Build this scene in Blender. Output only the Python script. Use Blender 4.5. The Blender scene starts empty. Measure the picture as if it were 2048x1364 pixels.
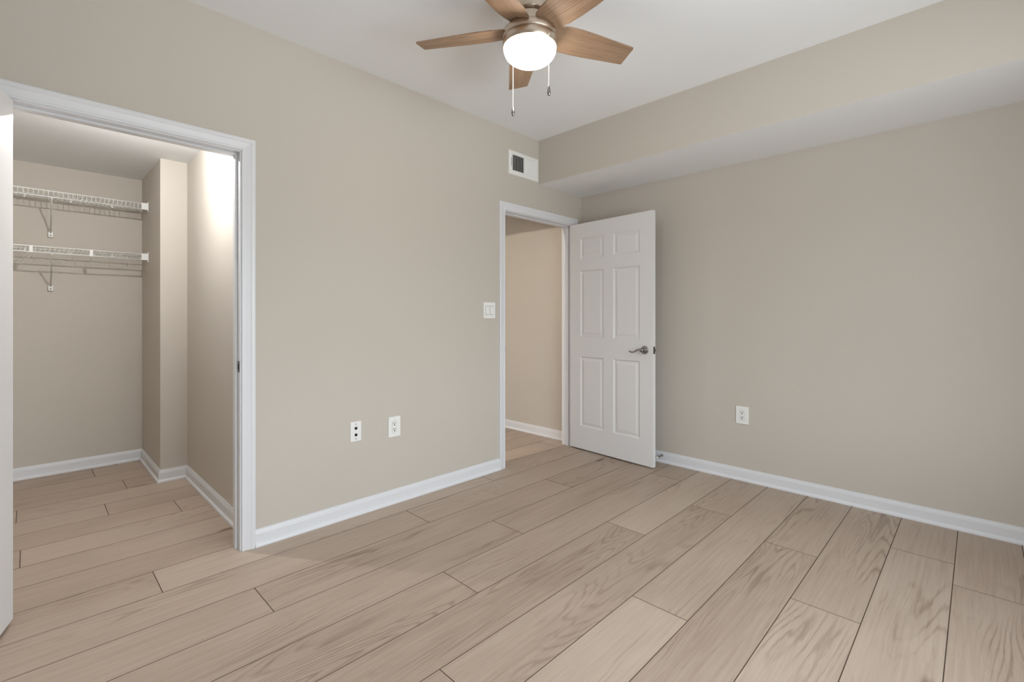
import bpy, bmesh, math, random
from mathutils import Vector, Matrix

random.seed(7)
scene = bpy.context.scene
COL = scene.collection
PI = math.pi

# ------------------------------------------------------------------ camera, world, light, exposure
YAW = math.radians(44.561)
FPX = 948.99                      # focal length in pixels of the 2048 px wide frame
EYE = 1.2
cam_data = bpy.data.cameras.new('camera')
cam_data.sensor_width = 36.0
cam_data.lens = FPX / 2048.0 * 36.0
cam_data.shift_y = -(682.0 - 635.0) / 2048.0
cam_data.clip_start = 0.02
cam = bpy.data.objects.new('camera', cam_data)
cam.location = (0, 0, EYE)
cam.rotation_euler = (PI / 2, 0, YAW)
COL.objects.link(cam)
scene.camera = cam

SKY = 13.5           # overcast sky seen through the windows
FAN = 44.0           # glow of the fan's glass bowl
CLOSET_W = 51.0       # closet lamp, watts
HALL_W = 104.0        # hall lamp, watts
scene.view_settings.view_transform = 'Standard'
scene.view_settings.look = 'None'
scene.view_settings.gamma = 1.0
scene.view_settings.use_curve_mapping = False
scene.view_settings.exposure = -0.33

world = bpy.data.worlds.new('sky')
scene.world = world
world.use_nodes = True
wn, wl = world.node_tree.nodes, world.node_tree.links
wn.clear()
w_out = wn.new('ShaderNodeOutputWorld')
w_bg = wn.new('ShaderNodeBackground')
w_tc = wn.new('ShaderNodeTexCoord')
w_sep = wn.new('ShaderNodeSeparateXYZ')
w_map = wn.new('ShaderNodeMapRange')
w_ramp = wn.new('ShaderNodeValToRGB')
wl.new(w_tc.outputs['Generated'], w_sep.inputs[0])
wl.new(w_sep.outputs['Z'], w_map.inputs['Value'])
w_map.inputs['From Min'].default_value = -1.0
w_map.inputs['From Max'].default_value = 1.0
wl.new(w_map.outputs[0], w_ramp.inputs[0])
# overcast sky; skyline dip and ground bands invented to shape light on the ceiling
cr = w_ramp.color_ramp
cr.elements[0].position = 0.0
cr.elements[0].color = (0.42, 0.44, 0.45, 1)
cr.elements[1].position = 1.0
cr.elements[1].color = (1.00, 1.13, 1.36, 1)
for p, c in ((0.17, (0.67, 0.71, 0.74, 1)), (0.30, (1.21, 1.28, 1.37, 1)), (0.39, (0.94, 0.99, 1.06, 1)), (0.49, (0.60, 0.64, 0.68, 1)), (0.56, (1.29, 1.40, 1.54, 1)), (0.74, (1.38, 1.52, 1.71, 1))):
    e = cr.elements.new(p)
    e.color = c
wl.new(w_ramp.outputs[0], w_bg.inputs['Color'])
w_bg.inputs['Strength'].default_value = SKY
wl.new(w_bg.outputs[0], w_out.inputs[0])

# ------------------------------------------------------------------ dimensions of the place (metres)
XL = -2.701          # face of the wall with the two doorways
TW = 0.120           # its thickness
YR = 3.684           # face of the right wall
YS, ZS = 3.072, 2.342    # bulkhead face and underside
ZC = 2.720           # ceiling
XO, YB = 0.90, -0.95     # walls behind the camera
XCB, YCR = -5.055, 0.830     # closet back and right walls
XJ, YJ = -4.252, 0.665       # pilaster in the closet's far corner
YCL = -0.95
ZCC = 2.360          # closet ceiling
YH, ZH = 3.652, 2.420        # hall wall and ceiling
CD = (-0.084, 0.755)     # closet doorway
BD = (2.664, 3.542)      # bedroom doorway
ZD = 2.052           # head of both doorways
CAS = 0.063

# ------------------------------------------------------------------ materials
def mat(name):
    m = bpy.data.materials.new(name)
    m.use_nodes = True
    n, l = m.node_tree.nodes, m.node_tree.links
    return m, n, l, n['Principled BSDF']

def srgb(r, g, b):
    f = lambda c: c / 12.92 if c <= 0.04045 else ((c + 0.055) / 1.055) ** 2.4
    return (f(r / 255), f(g / 255), f(b / 255), 1)

def paint(name, col, rough=0.6, bump=0.02, scale=260.0, var=0.012, spec=0.3):
    m, n, l, b = mat(name)
    tc = n.new('ShaderNodeTexCoord')
    nz = n.new('ShaderNodeTexNoise')
    nz.inputs['Scale'].default_value = scale
    nz.inputs['Detail'].default_value = 3
    l.new(tc.outputs['Object'], nz.inputs['Vector'])
    bp = n.new('ShaderNodeBump')
    bp.inputs['Strength'].default_value = bump
    bp.inputs['Distance'].default_value = 0.002
    l.new(nz.outputs['Fac'], bp.inputs['Height'])
    l.new(bp.outputs[0], b.inputs['Normal'])
    n2 = n.new('ShaderNodeTexNoise')
    n2.inputs['Scale'].default_value = 1.7
    n2.inputs['Detail'].default_value = 2
    l.new(tc.outputs['Object'], n2.inputs['Vector'])
    mr = n.new('ShaderNodeMapRange')
    mr.inputs['To Min'].default_value = 1 - var
    mr.inputs['To Max'].default_value = 1 + var
    l.new(n2.outputs['Fac'], mr.inputs['Value'])
    mx = n.new('ShaderNodeVectorMath')
    mx.operation = 'SCALE'
    mx.inputs[0].default_value = col[:3]
    l.new(mr.outputs[0], mx.inputs['Scale'])
    l.new(mx.outputs[0], b.inputs['Base Color'])
    b.inputs['Roughness'].default_value = rough
    b.inputs['Specular IOR Level'].default_value = spec
    return m

def metal(name, col, rough=0.3, metallic=1.0):
    m, n, l, b = mat(name)
    b.inputs['Metallic'].default_value = metallic
    b.inputs['Base Color'].default_value = col
    tc = n.new('ShaderNodeTexCoord')
    nz = n.new('ShaderNodeTexNoise')
    nz.inputs['Scale'].default_value = 40
    l.new(tc.outputs['Object'], nz.inputs['Vector'])
    mr = n.new('ShaderNodeMapRange')
    mr.inputs['To Min'].default_value = rough * 0.85
    mr.inputs['To Max'].default_value = rough * 1.15
    l.new(nz.outputs['Fac'], mr.inputs['Value'])
    l.new(mr.outputs[0], b.inputs['Roughness'])
    return m

M_WALL = paint('greige_wall_paint', srgb(199, 191, 180), 0.62)
M_CEIL = paint('flat_white_ceiling_paint', srgb(243, 243, 244), 0.8, bump=0.03)
M_TRIM = paint('satin_white_trim_paint', srgb(224, 224, 226), 0.38, bump=0.0, var=0.006, spec=0.45)
M_DOOR = paint('satin_white_door_paint', srgb(226, 224, 223), 0.42, bump=0.01, scale=420, var=0.006, spec=0.4)
M_PLATE = paint('white_plastic', srgb(238, 237, 233), 0.35, bump=0.0, var=0.004, spec=0.5)
M_WIRE = paint('white_vinyl_coated_wire', srgb(240, 239, 235), 0.4, bump=0.0, var=0.004, spec=0.5)
M_DARK = paint('black_jack_and_slot_shade', (0.012, 0.011, 0.010, 1), 0.8, bump=0.0)  # flat black: the jacks' own colour, and shade painted into slots and duct
M_SEAM = paint('dark_plank_joint', srgb(84, 68, 55), 0.8, bump=0.0)
M_CHROME = metal('satin_nickel', (0.33, 0.32, 0.31, 1), 0.20)
M_STEEL = metal('dull_dark_nickel', (0.20, 0.19, 0.18, 1), 0.38)
M_FAN = metal('brushed_champagne_nickel', (0.60, 0.51, 0.42, 1), 0.33)
M_CHAIN = metal('pale_bead_chain', (0.85, 0.80, 0.72, 1), 0.3, 0.7)

def wood(name, along, light, mid, dark, tone, rough, scale=1.0, per_plank=False, knots=True, amount=1.0):
    """Straight-grained wood. along: 0 grain runs along object X, 1 along object Y."""
    m, n, l, b = mat(name)
    tc = n.new('ShaderNodeTexCoord')
    sep = n.new('ShaderNodeSeparateXYZ')
    l.new(tc.outputs['Object'], sep.inputs[0])
    la, ac = ('X', 'Y') if along == 0 else ('Y', 'X')
    def math_(op, a, bv):
        q = n.new('ShaderNodeMath')
        q.operation = op
        for i, v in enumerate((a, bv)):
            if isinstance(v, (int, float)):
                q.inputs[i].default_value = v
            else:
                l.new(v, q.inputs[i])
        return q.outputs[0]
    if per_plank:
        at = n.new('ShaderNodeAttribute')
        at.attribute_name = 'plank'
        asep = n.new('ShaderNodeSeparateColor')
        l.new(at.outputs['Color'], asep.inputs[0])
        r0, r1, r2 = asep.outputs[0], asep.outputs[1], asep.outputs[2]
        a_pos = math_('ADD', sep.outputs[la], math_('MULTIPLY', r0, 41.0))
        c_pos = math_('ADD', sep.outputs[ac], math_('MULTIPLY', r1, 17.0))
    else:
        oi = n.new('ShaderNodeObjectInfo')
        r2 = oi.outputs['Random']
        a_pos = math_('ADD', sep.outputs[la], math_('MULTIPLY', r2, 23.0))
        c_pos = math_('ADD', sep.outputs[ac], math_('MULTIPLY', r2, 9.0))
    def vec(sc, sa):
        cb = n.new('ShaderNodeCombineXYZ')
        l.new(math_('MULTIPLY', c_pos, sc * scale), cb.inputs[0])
        l.new(math_('MULTIPLY', a_pos, sa * scale), cb.inputs[1])
        return cb.outputs[0]
    def noise(sc, sa, detail=3, rough_=0.55, dist=0.0):
        t = n.new('ShaderNodeTexNoise')
        t.inputs['Scale'].default_value = 1.0
        t.inputs['Detail'].default_value = detail
        t.inputs['Roughness'].default_value = rough_
        t.inputs['Distortion'].default_value = dist
        l.new(vec(sc, sa), t.inputs['Vector'])
        return t.outputs['Fac']
    def rng(v, a, c, lo=0.0, hi=1.0):
        t = n.new('ShaderNodeMapRange')
        t.interpolation_type = 'SMOOTHSTEP'
        for k, x in (('From Min', a), ('From Max', c), ('To Min', lo), ('To Max', hi)):
            t.inputs[k].default_value = x
        l.new(v, t.inputs['Value'])
        return t.outputs[0]
    # growth rings: bands of a slow stretched noise -> cathedral arches and long streaks
    base = noise(5.0, 0.55, 1.5, 0.45, 0.25)
    wob = noise(24, 2.2, 3, 0.6)
    field = math_('ADD', math_('MULTIPLY', base, 24.0), math_('MULTIPLY', wob, 1.5))
    rings = math_('PINGPONG', field, 0.5)
    rings = rng(rings, 0.0, 0.26)
    ringmask = rng(noise(3.2, 0.8, 2), 0.46, 0.66)
    fine = noise(75, 2.4, 4, 0.62)
    pores = rng(noise(190, 7.0, 2), 0.60, 0.72)
    streak = rng(noise(17, 0.9, 3, 0.6), 0.55, 0.80)
    cloud = noise(4.0, 1.3, 2)
    # value 0 = dark, 1 = light
    v = math_('ADD', 0.29, math_('MULTIPLY', fine, 0.50))
    v = math_('ADD', v, math_('MULTIPLY', cloud, 0.34))
    v = math_('SUBTRACT', v, math_('MULTIPLY', math_('MULTIPLY', math_('SUBTRACT', 1.0, rings), ringmask), 0.26 * amount))
    v = math_('SUBTRACT', v, math_('MULTIPLY', streak, 0.20 * amount))
    v = math_('SUBTRACT', v, math_('MULTIPLY', pores, 0.12 * amount))
    if knots:
        vo = n.new('ShaderNodeTexVoronoi')
        vo.inputs['Scale'].default_value = 1.0
        l.new(vec(3.1, 1.05), vo.inputs['Vector'])
        kn = rng(math_('ADD', vo.outputs['Distance'], math_('MULTIPLY', wob, 0.05)), 0.045, 0.115, 1.0, 0.0)
        v = math_('SUBTRACT', v, math_('MULTIPLY', kn, 0.5))
    v = math_('ADD', v, math_('MULTIPLY', math_('SUBTRACT', r2, 0.5), tone))
    ramp = n.new('ShaderNodeValToRGB')
    ramp.color_ramp.elements[0].position = 0.12
    ramp.color_ramp.elements[0].color = dark
    ramp.color_ramp.elements[1].position = 0.92
    ramp.color_ramp.elements[1].color = light
    e = ramp.color_ramp.elements.new(0.58)
    e.color = mid
    l.new(v, ramp.inputs[0])
    l.new(ramp.outputs[0], b.inputs['Base Color'])
    bp = n.new('ShaderNodeBump')
    bp.inputs['Strength'].default_value = 0.12
    bp.inputs['Distance'].default_value = 0.001
    l.new(fine, bp.inputs['Height'])
    l.new(bp.outputs[0], b.inputs['Normal'])
    b.inputs['Roughness'].default_value = rough
    b.inputs['Specular IOR Level'].default_value = 0.35
    return m

M_FLOOR = wood('greige_oak_plank', 1, srgb(189, 171, 154), srgb(168, 149, 132), srgb(114, 93, 76), 0.26, 0.46, per_plank=True)
M_BLADE = wood('weathered_oak_blade', 0, srgb(176, 147, 120), srgb(143, 115, 92), srgb(92, 73, 60), 0.1, 0.5, scale=1.7, knots=False, amount=1.9)

def glow(name, col, strength):
    m, n, l, b = mat(name)
    b.inputs['Base Color'].default_value = (0.9, 0.88, 0.84, 1)
    b.inputs['Roughness'].default_value = 0.35
    b.inputs['Emission Color'].default_value = col
    b.inputs['Emission Strength'].default_value = strength
    return m

M_BOWL = glow('lit_frosted_glass', (1.0, 0.93, 0.84, 1), FAN)
M_CLOSETLAMP = glow('lit_closet_glass', (1.0, 0.95, 0.86, 1), 4.0)
M_HALLLAMP = glow('lit_hall_glass', (1.0, 0.82, 0.62, 1), 4.0)

def glass_pane():
    m, n, l, b = mat('clear_window_glass')
    out = n['Material Output']
    tr = n.new('ShaderNodeBsdfTransparent')
    tr.inputs[0].default_value = (0.97, 0.98, 0.97, 1)
    gl = n.new('ShaderNodeBsdfGlossy')
    gl.inputs['Roughness'].default_value = 0.02
    mx = n.new('ShaderNodeMixShader')
    mx.inputs[0].default_value = 0.05
    l.new(tr.outputs[0], mx.inputs[1])
    l.new(gl.outputs[0], mx.inputs[2])
    l.new(mx.outputs[0], out.inputs['Surface'])
    return m
M_GLASS = glass_pane()

# ------------------------------------------------------------------ mesh helpers
class MB:
    """Collects shapes, then links them as ONE mesh object."""
    def __init__(self):
        self.bm = bmesh.new()

    def face(self, pts, mi=0):
        vs = [self.bm.verts.new(p) for p in pts]
        f = self.bm.faces.new(vs)
        f.material_index = mi
        return f

    def box(self, a, b, mi=0, bevel=0.0, seg=2):
        x0, y0, z0 = (min(a[i], b[i]) for i in range(3))
        x1, y1, z1 = (max(a[i], b[i]) for i in range(3))
        t = bmesh.new()
        bmesh.ops.create_cube(t, size=1.0)
        for v in t.verts:
            v.co = Vector(((x0 + x1) / 2 + v.co.x * (x1 - x0), (y0 + y1) / 2 + v.co.y * (y1 - y0), (z0 + z1) / 2 + v.co.z * (z1 - z0)))
        if bevel > 0:
            bmesh.ops.bevel(t, geom=t.edges[:], offset=bevel, segments=seg, profile=0.5, affect='EDGES')
        self._merge(t, mi)

    def _merge(self, t, mi=0, M=None):
        mp = {}
        for v in t.verts:
            mp[v] = self.bm.verts.new(M @ v.co if M else v.co)
        for f in t.faces:
            try:
                g = self.bm.faces.new([mp[v] for v in f.verts])
                g.material_index = mi
                g.smooth = f.smooth
            except ValueError:
                pass
        t.free()

    def sweep(self, prof, path, closed_profile=True, mi=0):
        """prof: list of (u, t); path: function (u, t) -> list of 3D points along the run."""
        rows = [[self.bm.verts.new(p) for p in path(u, t)] for u, t in prof]
        n = len(rows)
        for i in range(n if closed_profile else n - 1):
            a, b = rows[i], rows[(i + 1) % n]
            for k in range(len(a) - 1):
                f = self.bm.faces.new((a[k], a[k + 1], b[k + 1], b[k]))
                f.material_index = mi
        if closed_profile:
            for k in (0, -1):
                f = self.bm.faces.new([r[k] for r in rows])
                f.material_index = mi

    def lathe(self, prof, center=(0, 0), n=48, mi=0, smooth=True, M=None):
        rings = []
        for r, z in prof:
            if r < 1e-6:
                p = Vector((center[0], center[1], z))
                rings.append([self.bm.verts.new(M @ p if M else p)])
            else:
                row = []
                for k in range(n):
                    a = 2 * PI * k / n
                    p = Vector((center[0] + r * math.cos(a), center[1] + r * math.sin(a), z))
                    row.append(self.bm.verts.new(M @ p if M else p))
                rings.append(row)
        for a, b in zip(rings, rings[1:]):
            for k in range(n):
                k2 = (k + 1) % n
                if len(a) == 1 and len(b) == 1:
                    continue
                if len(a) == 1:
                    f = self.bm.faces.new((a[0], b[k], b[k2]))
                elif len(b) == 1:
                    f = self.bm.faces.new((a[k], b[0], a[k2]))
                else:
                    f = self.bm.faces.new((a[k], b[k], b[k2], a[k2]))
                f.smooth = smooth
                f.material_index = mi

    def tube(self, pts, r, n=8, mi=0, cap=True):
        pts = [Vector(p) for p in pts]
        rad = r if isinstance(r, (list, tuple)) else [r] * len(pts)
        rows = []
        prev = None
        for i, p in enumerate(pts):
            d = (pts[min(i + 1, len(pts) - 1)] - pts[max(i - 1, 0)]).normalized()
            if prev is None:
                up = Vector((0, 0, 1)) if abs(d.z) < 0.9 else Vector((1, 0, 0))
                s = d.cross(up).normalized()
            else:
                s = (prev - d * prev.dot(d)).normalized()
            prev = s
            u = s.cross(d)
            rows.append([self.bm.verts.new(p + (s * math.cos(2 * PI * k / n) + u * math.sin(2 * PI * k / n)) * rad[i]) for k in range(n)])
        for a, b in zip(rows, rows[1:]):
            for k in range(n):
                f = self.bm.faces.new((a[k], a[(k + 1) % n], b[(k + 1) % n], b[k]))
                f.smooth = True
                f.material_index = mi
        if cap:
            for row in (rows[0], rows[-1]):
                f = self.bm.faces.new(row)
                f.material_index = mi

    def build(self, name, mats, parent=None, loc=None, rot=None):
        bmesh.ops.recalc_face_normals(self.bm, faces=self.bm.faces[:])
        me = bpy.data.meshes.new(name)
        self.bm.to_mesh(me)
        self.bm.free()
        for m in (mats if isinstance(mats, (list, tuple)) else [mats]):
            me.materials.append(m)
        o = bpy.data.objects.new(name, me)
        COL.objects.link(o)
        if parent:
            o.parent = parent
        if loc:
            o.location = loc
        if rot:
            o.rotation_euler = rot
        return o

def tag(o, label=None, cat=None, group=None, kind=None):
    if label: o['label'] = label
    if cat: o['category'] = cat
    if group: o['group'] = group
    if kind: o['kind'] = kind
    return o

def struct(o, label, cat):
    return tag(o, label, cat, None, 'structure')

def empty(name, loc, rz=0.0, label=None, cat=None, group=None):
    o = bpy.data.objects.new(name, None)
    o.empty_display_size = 0.05
    COL.objects.link(o)
    o.location = loc
    o.rotation_euler = (0, 0, rz)
    return tag(o, label, cat, group)

# ------------------------------------------------------------------ floor: planks in one mesh, 0.245 m strips
PW, PL, X0 = 0.2453, 1.985, -0.0855
JOINT = {-1: 2.908, 0: 3.150, 1: 2.282, 2: 2.762, 3: 1.823, 4: 0.980, 5: 2.377, 6: 1.368, 7: 1.917, 8: 0.698,
         9: 1.639, 10: 0.406, 13: -0.035, 15: 0.335}
FX0, FX1, FY0, FY1 = -5.40, XO + 0.1, YB - 0.1, YR + 0.1
fl = MB()
lay = fl.bm.loops.layers.float_color.new('plank')
def plank(x0, x1, y0, y1):
    g, c = 0.0006, 0.0011
    rnd = (random.random(), random.random(), random.random(), 1.0)
    a = [(x0 + g, y0 + g), (x1 - g, y0 + g), (x1 - g, y1 - g), (x0 + g, y1 - g)]
    bq = [(x0 + g + c, y0 + g + c), (x1 - g - c, y0 + g + c), (x1 - g - c, y1 - g - c), (x0 + g + c, y1 - g - c)]
    fs = [fl.face([(p[0], p[1], 0.0) for p in bq], 0)]
    for i in range(4):
        j = (i + 1) % 4
        fs.append(fl.face([(a[i][0], a[i][1], -0.0012), (a[j][0], a[j][1], -0.0012), (bq[j][0], bq[j][1], 0), (bq[i][0], bq[i][1], 0)], 1))
    for f in fs:
        for lp in f.loops:
            lp[lay] = rnd
k = -5
while True:
    x1 = X0 - PW * k
    x0 = x1 - PW
    if x1 < FX0:
        break
    if x0 < FX1:
        off = JOINT.get(k, random.uniform(0, PL))
        y = off - PL * math.ceil((off - FY0) / PL)
        while y < FY1:
            ya, yb = max(y, FY0), min(y + PL, FY1)
            if yb - ya > 0.02:
                plank(max(x0, FX0), min(x1, FX1), ya, yb)
            y += PL
    k += 1
fl.face([(FX0, FY0, -0.0015), (FX1, FY0, -0.0015), (FX1, FY1, -0.0015), (FX0, FY1, -0.0015)], 1)
floor = fl.build('floor', [M_FLOOR, M_SEAM])
struct(floor, 'greige oak plank floor running through bedroom, closet and hall', 'floor')

# ------------------------------------------------------------------ walls and ceilings
XW = XL - TW
m = MB()
m.box((XW, YB, 0), (XL, CD[0] - 0.018, ZC))
m.box((XW, CD[0] - 0.018, ZD + 0.018), (XL, CD[1] + 0.018, ZC))
m.box((XW, CD[1] + 0.018, 0), (XL, BD[0] - 0.018, ZC))
m.box((XW, BD[0] - 0.018, ZD + 0.018), (XL, BD[1] + 0.018, ZC))
m.box((XW, BD[1] + 0.018, 0), (XL, YR + 0.12, ZC))
struct(m.build('wall_left', M_WALL), 'greige wall with the closet doorway and the hall doorway', 'wall')
m = MB()
m.box((XL, YR, 0), (XO + 0.12, YR + 0.12, ZC))
struct(m.build('wall_right', M_WALL), 'plain greige wall under the ceiling bulkhead', 'wall')
m = MB()
x0, x1 = XL, XO
m.face([(x0, YS, ZS), (x1, YS, ZS), (x1, YS, ZC), (x0, YS, ZC)], 0)
m.face([(x0, YS, ZS), (x0, YR, ZS), (x1, YR, ZS), (x1, YS, ZS)], 1)
m.face([(x0, YR, ZS), (x0, YR, ZC), (x1, YR, ZC), (x1, YR, ZS)], 0)
m.face([(x0, YS, ZC), (x1, YS, ZC), (x1, YR, ZC), (x0, YR, ZC)], 0)
m.face([(x0, YS, ZS), (x0, YS, ZC), (x0, YR, ZC), (x0, YR, ZS)], 0)
m.face([(x1, YS, ZS), (x1, YR, ZS), (x1, YR, ZC), (x1, YS, ZC)], 0)
bk = m.build('wall_bulkhead', [M_WALL, M_CEIL])
struct(bk, 'boxed bulkhead along the right wall with a white underside', 'bulkhead')
m = MB()
m.box((XW, YB - 0.12, ZC), (XO + 0.12, YR + 0.12, ZC + 0.1))
struct(m.build('ceiling', M_CEIL), 'flat white bedroom ceiling above the fan', 'ceiling')

# walls behind the camera, with the window that lights the room
WY0, WY1, WZ0, WZ1 = 0.45, 2.30, 0.72, 2.12
TO = 0.24           # thick outer wall: a deep window reveal
m = MB()
m.box((XO, YB - 0.12, 0), (XO + TO, WY0, ZC))
m.box((XO, WY1, 0), (XO + TO, YR, ZC))
m.box((XO, WY0, 0), (XO + TO, WY1, WZ0))
m.box((XO, WY0, WZ1), (XO + TO, WY1, ZC))
struct(m.build('wall_opposite', M_WALL), 'greige window wall facing the two doorways', 'wall')
m = MB()
m.box((XW, YB - 0.12, 0), (XO, YB, ZC))
struct(m.build('wall_behind', M_WALL), 'plain greige wall behind the open closet door', 'wall')

win = MB()
yc = (WY0 + WY1) / 2
fx0, fx1 = XO + TO - 0.09, XO + TO - 0.02
for a, b in (((fx0, WY0, WZ0), (fx1, WY0 + 0.05, WZ1)), ((fx0, WY1 - 0.05, WZ0), (fx1, WY1, WZ1)),
             ((fx0, WY0 + 0.05, WZ0), (fx1, WY1 - 0.05, WZ0 + 0.05)), ((fx0, WY0 + 0.05, WZ1 - 0.05), (fx1, WY1 - 0.05, WZ1)),
             ((fx0, yc - 0.03, WZ0 + 0.05), (fx1, yc + 0.03, WZ1 - 0.05))):
    win.box(a, b, 0, 0.004)
w1 = win.build('window_1', M_TRIM)
struct(w1, 'white twin window in the wall facing the doorways', 'window')
for ya, yb in ((WY0 + 0.05, yc - 0.03), (yc + 0.03, WY1 - 0.05)):
    p = MB()
    p.box((XO + TO - 0.058, ya, WZ0 + 0.05), (XO + TO - 0.052, yb, WZ1 - 0.05))
    p.build('pane', M_GLASS, w1)
p = MB()
p.box((XO - 0.04, WY0 - 0.05, WZ0 - 0.03), (XO + 0.001, WY1 + 0.05, WZ0), 0, 0.004)
p.build('sill', M_TRIM, w1)
pl = bpy.data.lights.new('window_portal', 'AREA')
pl.shape = 'RECTANGLE'
pl.size, pl.size_y = WZ1 - WZ0, WY1 - WY0
pl.cycles.is_portal = True
po = bpy.data.objects.new('window_portal', pl)
po.location = (XO + TO + 0.01, yc, (WZ0 + WZ1) / 2)
po.rotation_euler = (0, PI / 2, 0)
COL.objects.link(po)

# closet shell
m = MB()
m.box((XCB - 0.1, YCL, 0), (XCB, YCR + 0.12, ZCC))
struct(m.build('wall_closet_back', M_WALL), 'greige closet back wall behind the wire shelves', 'wall')
m = MB()
m.box((XCB, YJ, 0), (XJ, YCR, ZCC))
struct(m.build('wall_closet_pilaster', M_WALL), 'greige boxed pilaster in the far corner of the closet', 'wall')
m = MB()
m.box((XCB, YCR, 0), (XW, YCR + 0.12, ZCC))
struct(m.build('wall_closet_right', M_WALL), 'greige right side wall inside the closet', 'wall')
m = MB()
m.box((XCB - 0.1, YCL - 0.12, 0), (XW, YCL, ZCC))
struct(m.build('wall_closet_left', M_WALL), 'greige left side wall inside the closet', 'wall')
m = MB()
m.box((XCB - 0.1, YCL - 0.12, ZCC), (XW, YCR + 0.12, ZCC + 0.1))
struct(m.build('ceiling_closet', M_CEIL), 'low white ceiling of the closet', 'ceiling')

# hall shell: unseen low header added to shade the hall wall above head height
HY = 2.50
m = MB()
m.box((FX0 + 0.1, YH, 0), (XW, YH + 0.1, ZH))
struct(m.build('wall_hall', M_WALL), 'warmly lit hall wall seen through the bedroom doorway', 'wall')
m = MB()
m.box((FX0, YCR + 0.12, 0), (FX0 + 0.1, YH + 0.1, ZH))
struct(m.build('wall_hall_end', M_WALL), 'greige end wall of the hall', 'wall')
m = MB()
m.box((FX0, YCR + 0.12, ZH), (XW, YH + 0.1, ZH + 0.1))
struct(m.build('ceiling_hall', M_CEIL), 'white hall ceiling', 'ceiling')
m = MB()
m.box((FX0 + 0.1, HY, 2.190), (XW, HY + 0.10, ZH))
struct(m.build('wall_hall_light_block', M_WALL), 'unseen header added to cut off the hall light', 'header')

# ------------------------------------------------------------------ baseboards
BASE = [(0, 0), (0.021, 0), (0.021, 0.007), (0.0185, 0.014), (0.012, 0.019), (0.011, 0.021), (0.011, 0.066), (0.0095, 0.070),
        (0.0095, 0.074), (0.0065, 0.081), (0.005, 0.090), (0, 0.090)]
def baseboard(name, paths, label):
    mb = MB()
    for pts in paths:
        P = [Vector((x, y)) for x, y in pts]
        nrm = []
        for i in range(len(P) - 1):
            d = (P[i + 1] - P[i]).normalized()
            nrm.append(Vector((d.y, -d.x)))          # room lies to the right of the run
        def run(u, t, P=P, nrm=nrm):
            out = []
            for i, p in enumerate(P):
                if i == 0: o = nrm[0] * u
                elif i == len(P) - 1: o = nrm[-1] * u
                else:
                    s = nrm[i - 1] + nrm[i]
                    o = s * (u / (1 + nrm[i - 1].dot(nrm[i])))
                out.append((p.x + o.x, p.y + o.y, t))
            return out
        mb.sweep(BASE, run)
    return struct(mb.build(name, M_TRIM), label, 'baseboard')
baseboard('baseboard_left', [[(XL, CD[1] + 0.006 + CAS), (XL, BD[0] - 0.006 - CAS)]], 'white baseboard between the closet doorway and the hall doorway')
baseboard('baseboard_right', [[(XL, BD[1] + 0.006 + CAS), (XL, YR), (XO, YR), (XO, YB), (XL, YB), (XL, CD[0] - 0.006 - CAS)]],
          'white baseboard running along the right wall from behind the door')
baseboard('baseboard_closet', [[(XW, YCL), (XCB, YCL), (XCB, YJ), (XJ, YJ), (XJ, YCR), (XW - 0.02, YCR)][::1]], 'white baseboard stepping around the closet walls')
baseboard('baseboard_hall', [[(FX0 + 0.1, YH), (XW, YH)]], 'white baseboard at the foot of the hall wall')

# ------------------------------------------------------------------ door casings with jambs and stops
CASP = [(0, 0), (0, 0.008), (0.003, 0.0105), (0.010, 0.0105), (0.0125, 0.0085), (0.018, 0.009), (0.040, 0.0135), (0.046, 0.0165),
        (0.058, 0.017), (CAS, 0.0145), (CAS, 0)]
def casing(name, y0, y1, label):
    mb = MB()
    r = 0.006
    a, b, z = y0 - r, y1 + r, ZD + r
    for xw, s in ((XL, 1), (XW, -1)):
        mb.sweep(CASP, lambda u, t: [(xw + s * t, a - u, 0), (xw + s * t, a - u, z + u), (xw + s * t, b + u, z + u), (xw + s * t, b + u, 0)])
    j = 0.018
    mb.box((XW, y0 - j, 0), (XL, y0, ZD + j))
    mb.box((XW, y1, 0), (XL, y1 + j, ZD + j))
    mb.box((XW, y0, ZD), (XL, y1, ZD + j))
    s0, s1, t = XL - 0.075, XL - 0.040, 0.011
    mb.box((s0, y0, 0), (s1, y0 + t, ZD), 0, 0.002, 1)
    mb.box((s0, y1 - t, 0), (s1, y1, ZD), 0, 0.002, 1)
    mb.box((s0, y0 + t, ZD - t), (s1, y1 - t, ZD), 0, 0.002, 1)
    return struct(mb.build(name, M_TRIM), label, 'door casing')
tr1 = casing('trim_1', CD[0], CD[1], 'white moulded casing around the closet doorway')
tr2 = casing('trim_2', BD[0], BD[1], 'white moulded casing around the hall doorway')
p = MB()
p.box((XL - 0.033, CD[1] - 0.0012, 0.918), (XL - 0.003, CD[1] + 0.001, 0.976))
p.box((XL - 0.026, CD[1] - 0.0016, 0.932), (XL - 0.012, CD[1] - 0.0012, 0.960), 1)
sp = p.build('strike_plate', [M_STEEL, M_DARK], tr1)
sp['label'] = 'dark metal strike plate on the right jamb'
p = MB()
p.box((XL - 0.033, BD[0] - 0.001, 0.918), (XL - 0.003, BD[0] + 0.0012, 0.976))
p.box((XL - 0.003, BD[0] - 0.001, 0.93), (XL + 0.004, BD[0] + 0.0012, 0.965))
sp = p.build('strike_plate', [M_CHROME], tr2)
sp['label'] = 'metal strike plate on the left jamb'

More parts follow.
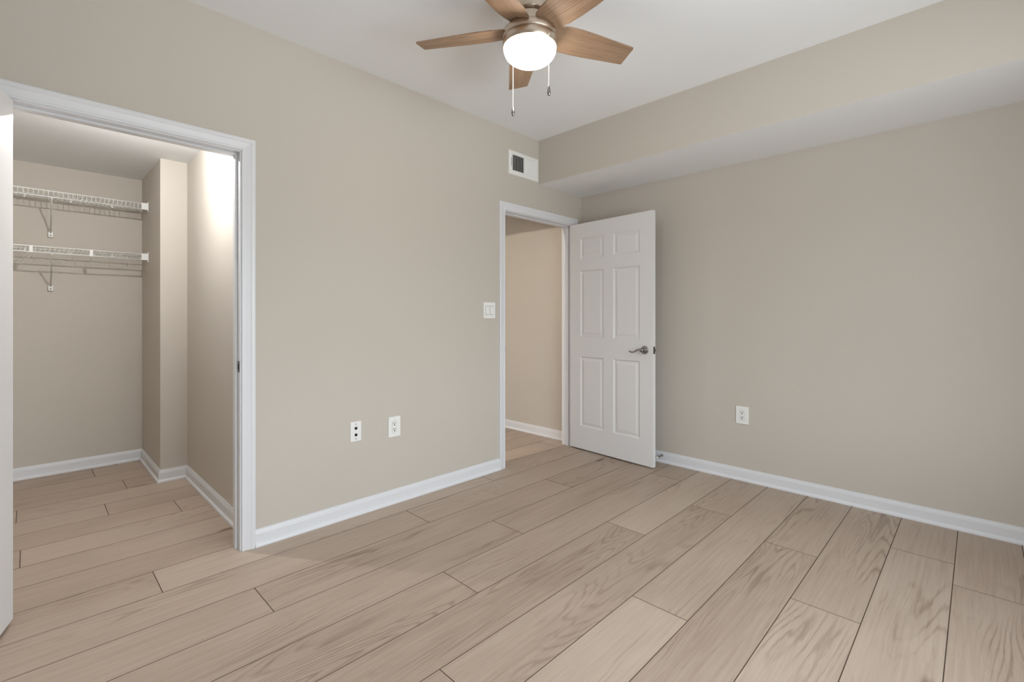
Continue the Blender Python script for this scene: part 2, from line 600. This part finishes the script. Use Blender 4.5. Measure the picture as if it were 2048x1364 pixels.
# ------------------------------------------------------------------ six-panel doors (local: hinge corner at origin, slab along +X, room face at y=0, thickness along -Y)
def six_panel(W, H, T=0.035):
    mb = MB()
    xs = [0, 0.122, 0.122 + (W - 0.348) / 2, 0.226 + (W - 0.348) / 2, W - 0.122, W]
    zs = [0, 0.205, 0.835, 1.010, 1.610, 1.715, 1.905, H]
    for face in (0, 1):
        def P(x, z, d):
            return (x, -d if face == 0 else -T + d, z)
        for i in range(5):
            for j in range(7):
                a, b, c, e = xs[i], xs[i + 1], zs[j], zs[j + 1]
                if i in (1, 3) and j in (1, 3, 5):
                    rings = [(0, 0), (0.004, 0.0035), (0.010, 0.0080), (0.018, 0.0085), (0.021, 0.0075), (0.040, 0.0030), (0.044, 0.0030)]
                    rows = []
                    for ins, dep in rings:
                        rows.append([mb.bm.verts.new(P(*q, dep)) for q in ((a + ins, c + ins), (b - ins, c + ins), (b - ins, e - ins), (a + ins, e - ins))])
                    for r0, r1 in zip(rows, rows[1:]):
                        for q in range(4):
                            mb.bm.faces.new((r0[q], r0[(q + 1) % 4], r1[(q + 1) % 4], r1[q]))
                    mb.bm.faces.new(rows[-1])
                else:
                    mb.face([P(a, c, 0), P(b, c, 0), P(b, e, 0), P(a, e, 0)])
    for i in range(5):
        for z in (0, H):
            mb.face([(xs[i], 0, z), (xs[i + 1], 0, z), (xs[i + 1], -T, z), (xs[i], -T, z)])
    for j in range(7):
        for x in (0, W):
            mb.face([(x, 0, zs[j]), (x, 0, zs[j + 1]), (x, -T, zs[j + 1]), (x, -T, zs[j])])
    bmesh.ops.remove_doubles(mb.bm, verts=mb.bm.verts[:], dist=1e-5)
    return mb

def lever(parent, W, z, face_y, s):
    """Lever set on one face: s=-1 faces -Y, +1 faces +Y; points to the hinge."""
    hx = W - 0.074
    p = MB()
    M = Matrix.Translation((hx, face_y, z)) @ Matrix.Rotation(-s * PI / 2, 4, 'X')
    p.lathe([(0, 0), (0.033, 0), (0.033, 0.004), (0.030, 0.008), (0.024, 0.010), (0.016, 0.011), (0.0135, 0.014), (0.012, 0.034), (0.014, 0.040),
             (0.0165, 0.046), (0.015, 0.053), (0.008, 0.056), (0, 0.0565)], n=32, M=M)
    pts, rad = [], []
    for i in range(15):
        t = i / 14
        dz = 0.010 * math.sin(t * PI * 1.75 + 0.45) - 0.004 - 0.010 * t
        if t > 0.8: dz += (t - 0.8) * 0.03
        pts.append((hx - 0.004 - 0.112 * t, face_y + s * (0.047 - 0.006 * math.sin(t * PI)), z + dz))
        rad.append(0.0092 - 0.0042 * t)
    p.tube(pts, rad, 12)
    return p.build('door_handle', M_CHROME, parent)

def hinge(parent, z):
    p = MB()
    p.tube([(-0.004, 0.004, z - 0.045), (-0.004, 0.004, z + 0.045)], 0.0058, 12)
    for q in (-0.047, 0.046):
        p.tube([(-0.004, 0.004, z + q), (-0.004, 0.004, z + q + 0.001)], 0.0066, 12)
    p.box((0.0, -0.030, z - 0.044), (-0.0012, 0.003, z + 0.044))
    return p.build('hinge', M_CHROME, parent)

def latch(parent, W, z, T=0.035):
    p = MB()
    p.box((W - 0.002, -T / 2 - 0.0125, z - 0.029), (W + 0.0012, -T / 2 + 0.0125, z + 0.029), 0)
    p.box((W + 0.001, -T / 2 - 0.007, z - 0.010), (W + 0.011, -T / 2 + 0.006, z + 0.010), 0, 0.002)
    return p.build('latch', M_STEEL, parent)

def hang(name, label, W, H, gap, pivot, ang):
    d = six_panel(W, H).build(name, M_DOOR)
    d.location = (pivot[0], pivot[1], gap)
    d.rotation_euler = (0, 0, ang)
    struct(d, label, 'door')
    for z in (0.24, 1.02, 1.82):
        hinge(d, z)
    return d
# bedroom door: hinged on the right jamb, swung about 94 degrees into the room; the face it shows is at local y=-T
d1 = hang('door_1', 'open white six-panel door with lever handle beside the hall doorway', 0.866, 2.038, 0.012, (XL + 0.004, BD[1] + 0.003), math.radians(-4.0))
lever(d1, 0.866, 0.928, -0.035, -1)
lever(d1, 0.866, 0.928, 0.0, 1)
latch(d1, 0.866, 0.928)

# closet door: hinged on the left jamb; slab built mirrored so that it lies north of its hinge corner
d2m = six_panel(0.828, 2.030)
for v in d2m.bm.verts:
    v.co.y = -v.co.y
d2 = d2m.build('door_2', M_DOOR)
d2.location = (XL - 0.006, CD[0] + 0.003, 0.021)
d2.rotation_euler = (0, 0, math.radians(-15.5))
struct(d2, 'white closet door swung wide open at the left edge', 'door')
for z in (0.24, 1.02, 1.82):
    h = hinge(d2, z)
    for v in h.data.vertices:
        v.co.y = -v.co.y
    h.data.flip_normals()

# ------------------------------------------------------------------ wall plates
def plate_mesh(w, h, t=0.006, cut=None):
    mb = MB()
    mb.box((0, -w / 2, -h / 2), (t, w / 2, h / 2), 0, 0.0022, 2)
    return mb
def screw(parent, y, z, x=0.006, r=0.0032):
    p = MB()
    M = Matrix.Translation((x, y, z)) @ Matrix.Rotation(PI / 2, 4, 'Y')
    p.lathe([(0, 0), (r, 0), (r, 0.0006), (r * 0.6, 0.0012), (0, 0.0013)], n=16, M=M)
    p.box((x + 0.0012, y - r * 0.8, z - 0.0004), (x + 0.0016, y + r * 0.8, z + 0.0004), 1)
    return p.build('screw', [M_PLATE, M_DARK], parent)

def outlet(loc, rz, w, h, label):
    e = empty('wall_outlet', loc, rz, label, 'outlet', 'duplex outlets')
    plate_mesh(w, h).build('cover_plate', M_PLATE, e)
    r = MB()
    r.box((0.0055, -0.0168, -0.0335), (0.0072, 0.0168, 0.0335), 0, 0.0006, 1)
    r.box((0.0050, -0.0177, -0.0344), (0.0062, 0.0177, 0.0344), 1)
    for s in (1, -1):
        zc = s * 0.0175
        r.box((0.0071, -0.0086, zc - 0.0005), (0.0075, -0.0046, zc + 0.0095), 1)
        r.box((0.0071, 0.0046, zc + 0.0005), (0.0075, 0.0084, zc + 0.0090), 1)
        M = Matrix.Translation((0.0071, 0.0, zc - 0.0068)) @ Matrix.Rotation(PI / 2, 4, 'Y')
        r.lathe([(0, 0.0), (0.0041, 0.0), (0.0041, 0.0004), (0, 0.0004)], n=16, mi=1, M=M)
    r.build('receptacle', [M_PLATE, M_DARK], e)
    for z in (h / 2 - 0.018, -h / 2 + 0.018):
        screw(e, 0, z)
    return e
outlet((XL, 1.654, 0.494), 0, 0.088, 0.130, 'white duplex outlet on the left wall, right of the cable plate')
outlet((-1.2445, YR, 0.480), -PI / 2, 0.089, 0.128, 'white duplex outlet low on the right wall')

e = empty('cable_wall_plate', (XL, 1.387, 0.508), 0, 'narrow white plate with two coaxial jacks low on the left wall', 'cable plate')
plate_mesh(0.070, 0.120).build('cover_plate', M_PLATE, e)
for z in (0.020, -0.020):
    p = MB()
    M = Matrix.Translation((0.006, 0, z)) @ Matrix.Rotation(PI / 2, 4, 'Y')
    p.lathe([(0, 0), (0.0085, 0), (0.0085, 0.0025), (0.0055, 0.003), (0.0055, 0.009), (0.0045, 0.0095), (0.0025, 0.0095), (0, 0.006)], n=6 * 4, mi=0, M=M)
    p.build('coaxial_jack', [M_DARK], e)
for z in (0.045, -0.045):
    o = screw(e, 0, z)
    o.data.materials[0] = M_STEEL

e = empty('light_switch', (XL, 2.490, 1.255), 0, 'white double rocker light switch beside the hall doorway', 'light switch')
plate_mesh(0.122, 0.124).build('cover_plate', M_PLATE, e)
for s in (-1, 1):
    yc_ = s * 0.0235
    b = MB()
    b.box((0.0050, yc_ - 0.0178, -0.0345), (0.0062, yc_ + 0.0178, 0.0345), 1)
    t0, t1, tm = 0.0064, 0.0105, 0.0072
    y0, y1, z0, z1 = yc_ - 0.0163, yc_ + 0.0163, -0.0325, 0.0325
    for ys in (y0, y1):
        b.face([(0.005, ys, z0), (t1, ys, z0), (tm, ys, 0), (t0, ys, z1), (0.005, ys, z1)], 0)
    b.face([(t1, y0, z0), (t1, y1, z0), (tm, y1, 0), (tm, y0, 0)], 0)
    b.face([(tm, y0, 0), (tm, y1, 0), (t0, y1, z1), (t0, y0, z1)], 0)
    b.face([(0.005, y0, z0), (0.005, y1, z0), (t1, y1, z0), (t1, y0, z0)], 0)
    b.face([(0.005, y0, z1), (0.005, y1, z1), (t0, y1, z1), (t0, y0, z1)], 0)
    b.build('rocker', [M_PLATE, M_DARK], e)

# ------------------------------------------------------------------ supply register by the bulkhead
VY0, VY1, VZ0, VZ1 = 2.704, 3.064, 2.361, 2.556
e = empty('air_vent', (XL, (VY0 + VY1) / 2, (VZ0 + VZ1) / 2), 0, 'white supply air vent high on the left wall under the ceiling bulkhead', 'air vent')
hw, hh = (VY1 - VY0) / 2, (VZ1 - VZ0) / 2
iw, ih = hw - 0.034, hh - 0.034
FP = [(0, 0), (0, 0.011), (0.006, 0.013), (0.026, 0.0095), (0.034, 0.004), (0.034, 0)]
p = MB()
rows = []
for u, t in FP:
    rows.append([p.bm.verts.new(q) for q in ((t, -iw - u, -ih - u), (t, iw + u, -ih - u), (t, iw + u, ih + u), (t, -iw - u, ih + u))])
for a, b in zip(rows, rows[1:]):
    for q in range(4):
        p.bm.faces.new((a[q], a[(q + 1) % 4], b[(q + 1) % 4], b[q]))
p.box((0.001, -0.005, -ih), (0.011, 0.005, ih))
p.build('frame', M_PLATE, e)
p = MB()
p.face([(0.0008, -iw, -ih), (0.0008, iw, -ih), (0.0008, iw, ih), (0.0008, -iw, ih)])  # black sheet standing in for the shade inside the duct
bkp = p.build('duct_shade', M_DARK, e)
for s in (-1, 1):
    nb = 9
    span = iw - 0.005
    for i in range(nb):
        yc_ = s * (0.005 + span * (i + 0.5) / nb)
        p = MB()
        dy = 0.0058 * (1 if s < 0 else -1)       # left bank throws air left, right bank right
        th = 0.0008
        p.face([(0.0015, yc_ + dy - th, -ih), (0.0105, yc_ - dy - th, -ih), (0.0105, yc_ - dy - th, ih), (0.0015, yc_ + dy - th, ih)])
        p.face([(0.0015, yc_ + dy + th, -ih), (0.0105, yc_ - dy + th, -ih), (0.0105, yc_ - dy + th, ih), (0.0015, yc_ + dy + th, ih)])
        p.face([(0.0105, yc_ - dy - th, -ih), (0.0105, yc_ - dy + th, -ih), (0.0105, yc_ - dy + th, ih), (0.0105, yc_ - dy - th, ih)])
        p.build('louver', M_PLATE, e)
p = MB()
p.box((0.009, -iw - 0.014, -0.035), (0.0128, -iw - 0.011, 0.035))
p.build('damper_slot', M_DARK, e)

# ------------------------------------------------------------------ spring door stop on the right wall's baseboard
e = empty('door_stop', (-1.872, YR - 0.011, 0.058), 0, 'small metal door stop on the right wall baseboard behind the open door', 'door stop')
p = MB()
M = Matrix.Rotation(PI / 2, 4, 'X')
p.lathe([(0, 0), (0.010, 0), (0.010, 0.003), (0.006, 0.006), (0.0062, 0.010), (0.0062, 0.080), (0, 0.080)], n=20, M=M)
p.build('rod', M_CHROME, e)
p = MB()
p.lathe([(0, 0.080), (0.0085, 0.080), (0.0090, 0.084), (0.0085, 0.093), (0, 0.095)], n=20, M=M)
p.build('rubber_tip', M_PLATE, e)

# ------------------------------------------------------------------ wire closet shelves
def shelf(z, lip_wires, y_brace, z_clip, label):
    e = empty('wire_shelf', (0, 0, 0), 0, label, 'wire shelf', 'closet wire shelves')
    e.location = (XCB, YJ, z)
    ox, oy = -XCB, -YJ
    YA, YE = YCL + 0.012, YJ - 0.012
    xb, xf = XCB + 0.012, -4.752
    lip = 0.042
    r1, r2 = 0.0031, 0.0021
    d = MB()
    def L(x, y, dz):
        return (x + ox, y + oy, dz)
    for x in (xb, xb + 0.15):
        d.tube([L(x, YA, -r1 - r2), L(x, YE, -r1 - r2)], r1, 8)
    y = YA + 0.014
    while y < YE - 0.01:
        pts = [L(xb - 0.004, y, 0), L(xf + 0.003, y, 0)]
        if lip_wires:
            pts += [L(xf + 0.005, y, -0.003), L(xf + 0.005, y, -lip)]
        d.tube(pts, r2, 6)
        y += 0.0254
    d.build('wire_deck', M_WIRE, e)
    for nm, dz in (('front_rod', 0.0), ('lip_rod', -lip)):
        q = MB()
        q.tube([L(xf, YA, dz), L(xf, YE, dz)], 0.0040, 10)
        q.build(nm, M_WIRE, e)
    if not lip_wires:
        yy = 0.322
        while yy > YA:
            q = MB()
            q.box(L(xf - 0.003, yy - 0.010, -lip - 0.004), L(xf + 0.004, yy + 0.010, 0.004), 0, 0.0015)
            q.build('rod_clip', M_WIRE, e)
            yy -= 0.318
    for yw, sgn in ((YJ, -1), (YCL, 1)):
        q = MB()
        q.box(L(xf - 0.030, yw, -lip - 0.020), L(xf + 0.016, yw + sgn * 0.004, 0.017), 0, 0.0015)
        q.box(L(xf - 0.012, yw + sgn * 0.002, -lip - 0.006), L(xf + 0.009, yw + sgn * 0.045, 0.006), 0, 0.003)
        q.build('end_bracket', M_PLATE, e)
    for yb in (y_brace, y_brace - 0.62):
        q = MB()
        q.tube([L(xf + 0.001, yb, -lip - 0.002), L(xf - 0.012, yb, -lip - 0.010), L(XCB + 0.016, yb, z_clip - z + 0.010)], 0.0048, 10)
        b = q.build('support_brace', M_WIRE, e)
        q = MB()
        q.box(L(XCB, yb - 0.014, z_clip - z - 0.020), L(XCB + 0.020, yb + 0.014, z_clip - z + 0.020), 0, 0.003)
        q.box(L(XCB + 0.019, yb - 0.005, z_clip - z - 0.010), L(XCB + 0.0215, yb + 0.005, z_clip - z - 0.004), 1)
        q.build('brace_clip', [M_PLATE, M_DARK], b)
    yy = 0.47
    while yy > YA:
        q = MB()
        q.box(L(XCB, yy - 0.007, -0.016), L(XCB + 0.018, yy + 0.007, 0.006), 0, 0.002)
        q.build('wall_clip', M_PLATE, e)
        yy -= 0.25
    return e
shelf(2.108, True, 0.109, 1.832, 'upper white wire shelf along the closet back wall, close-set front wires')
shelf(1.705, False, 0.109, 1.424, 'lower white wire shelf along the closet back wall, open front rail with clips')

# ------------------------------------------------------------------ lamps of the closet and the hall (out of sight above the doorways)
def bulb_lamp(name, x, y, zc, mlamp, label):
    e = empty(name, (x, y, zc), 0, label, 'ceiling light')
    p = MB()
    p.lathe([(0, 0), (0.075, 0), (0.075, -0.012), (0.062, -0.018), (0.058, -0.012), (0, -0.012)], n=36)
    p.build('base', M_PLATE, e)
    p = MB()
    p.lathe([(0.013, -0.0125), (0.013, -0.045)] + [(0.030 * math.sin(a), -0.070 + 0.030 * math.cos(a)) for a in [0.45 + (PI - 0.45) * k / 14 for k in range(0, 15)]], n=24)
    p.build('bulb', mlamp, e)
    return e
def lamp(name, loc, watts, col, radius):
    l = bpy.data.lights.new(name, 'POINT')
    l.energy = watts
    l.color = col
    l.shadow_soft_size = radius
    o = bpy.data.objects.new(name, l)
    o.location = loc
    COL.objects.link(o)
bulb_lamp('closet_light', -3.24, 0.41, ZCC, M_CLOSETLAMP, 'bare bulb on the closet ceiling just inside the doorway')
lamp('closet_bulb_light', (-3.24, 0.41, ZCC - 0.108), CLOSET_W, (0.97, 0.99, 1.0), 0.015)
bulb_lamp('hall_light', -2.94, 1.10, ZH, M_HALLLAMP, 'bare bulb on the hall ceiling beyond the added header')
lamp('hall_bulb_light', (-2.94, 1.10, ZH - 0.108), HALL_W, (1.0, 0.91, 0.79), 0.015)

# ------------------------------------------------------------------ ceiling fan
FX, FY = -1.452, 1.590
fan = empty('ceiling_fan', (FX, FY, ZC), 0, 'five-blade wood and nickel ceiling fan with a lit glass bowl', 'ceiling fan')
def Z(z): return z - ZC
p = MB()
p.lathe([(0, Z(2.720)), (0.088, Z(2.720)), (0.088, Z(2.60)), (0.086, Z(2.568)), (0.082, Z(2.560)), (0, Z(2.560))], n=64)
p.build('canopy', M_FAN, fan)
p = MB()
p.lathe([(0, Z(2.562)), (0.074, Z(2.562)), (0.074, Z(2.555)), (0.080, Z(2.553)), (0.081, Z(2.548)), (0.078, Z(2.520)), (0.080, Z(2.504)), (0.092, Z(2.498)),
         (0.114, Z(2.495)), (0.1215, Z(2.489)), (0.123, Z(2.482)), (0.123, Z(2.4625)), (0.1215, Z(2.4605)), (0.114, Z(2.4600)), (0.114, Z(2.456)), (0, Z(2.456))], n=72)
p.build('motor_housing', M_FAN, fan)
p = MB()
p.lathe([(0, Z(2.457)), (0.1205, Z(2.457)), (0.1225, Z(2.455)), (0.1235, Z(2.450)), (0.1235, Z(2.421)), (0.1220, Z(2.4195)), (0.117, Z(2.4195)), (0, Z(2.43))], n=72)
fit = p.build('light_fitter', M_FAN, fan)
p = MB()
prof = []
for i in range(25):
    a = (PI / 2) * i / 24
    prof.append((0.1195 * max(0.0, math.cos(a)) ** (2 / 2.35), Z(2.424 - 0.077 * math.sin(a) ** (2 / 2.35))))
prof[-1] = (0.0, prof[-1][1])
p.lathe([(0, Z(2.426)), (0.116, Z(2.426))] + prof, n=72)
bowl = p.build('glass_bowl', M_BOWL, fan)
# blades: root and tip widths, corner radii, 14 degree pitch
def blade_mesh():
    mb = MB()
    r0, r1, rt = 0.078, 0.534, 0.012
    top, bot = [], []
    prof = [(r0, 0.040), (r0 + 0.012, 0.050), (0.125, 0.062), (0.180, 0.0705), (0.240, 0.0715), (0.320, 0.068), (0.420, 0.0605), (r1 - 0.005, 0.0530), (r1 - 0.0015, 0.0515), (r1, 0.0480)]
    th = 0.0032
    out = [(x, -w) for x, w in prof] + [(x, w) for x, w in prof[::-1]]
    tanp = math.tan(math.radians(14.0))
    def pt(x, y, s):
        return (x, y, -y * tanp + s * th)
    n = len(prof)
    for s in (1, -1):
        for i in range(n - 1):
            (xa, wa), (xb, wb) = prof[i], prof[i + 1]
            mb.face([pt(xa, -wa, s), pt(xb, -wb, s), pt(xb, wb, s), pt(xa, wa, s)])
    for i in range(len(out)):
        j = (i + 1) % len(out)
        mb.face([pt(*out[i], 1), pt(*out[j], 1), pt(*out[j], -1), pt(*out[i], -1)])
    bmesh.ops.remove_doubles(mb.bm, verts=mb.bm.verts[:], dist=1e-5)
    return mb
b0 = blade_mesh().build('blade', M_BLADE, fan)
for i, ang in enumerate((95, 167, 23, -49, -121)):
    b = b0 if i == 0 else b0.copy()
    if i:
        COL.objects.link(b)
        b.parent = fan
    b.location = (0, 0, Z(2.500))
    b.rotation_euler = (0, 0, YAW + math.radians(ang))
# pull chains on opposite sides of the fitter
rt_ = Vector((math.cos(YAW), math.sin(YAW), 0))
fw_ = Vector((-math.sin(YAW), math.cos(YAW), 0))
for sx, sf in ((0.0765, -0.1005), (-0.0745, 0.100)):
    c = rt_ * sx + fw_ * sf
    u = c.normalized()
    q = MB()
    zt = 2.440
    a = u * 0.1225
    pts = [(a.x, a.y, Z(zt)), (a.x + u.x * 0.004, a.y + u.y * 0.004, Z(zt - 0.001)), (c.x + u.x * 0.003, c.y + u.y * 0.003, Z(zt - 0.008)), (c.x + u.x * 0.003, c.y + u.y * 0.003, Z(2.200))]
    q.tube(pts, 0.0013, 6)
    z = zt - 0.012
    while z > 2.203:
        q.lathe([(0, Z(z + 0.0019)), (0.0017, Z(z + 0.001)), (0.0019, Z(z)), (0.0017, Z(z - 0.001)), (0, Z(z - 0.0019))], (c.x + u.x * 0.003, c.y + u.y * 0.003), n=8)
        z -= 0.0042
    ch = q.build('pull_chain', M_CHAIN, fan)
    q = MB()
    q.lathe([(0, Z(2.204)), (0.0022, Z(2.203)), (0.0030, Z(2.198)), (0.0058, Z(2.188)), (0.0078, Z(2.176)), (0.0078, Z(2.168)), (0.0060, Z(2.161)), (0.003, Z(2.1575)), (0, Z(2.157))],
            (c.x + u.x * 0.003, c.y + u.y * 0.003), n=20)
    q.build('fob', M_CHROME, ch)
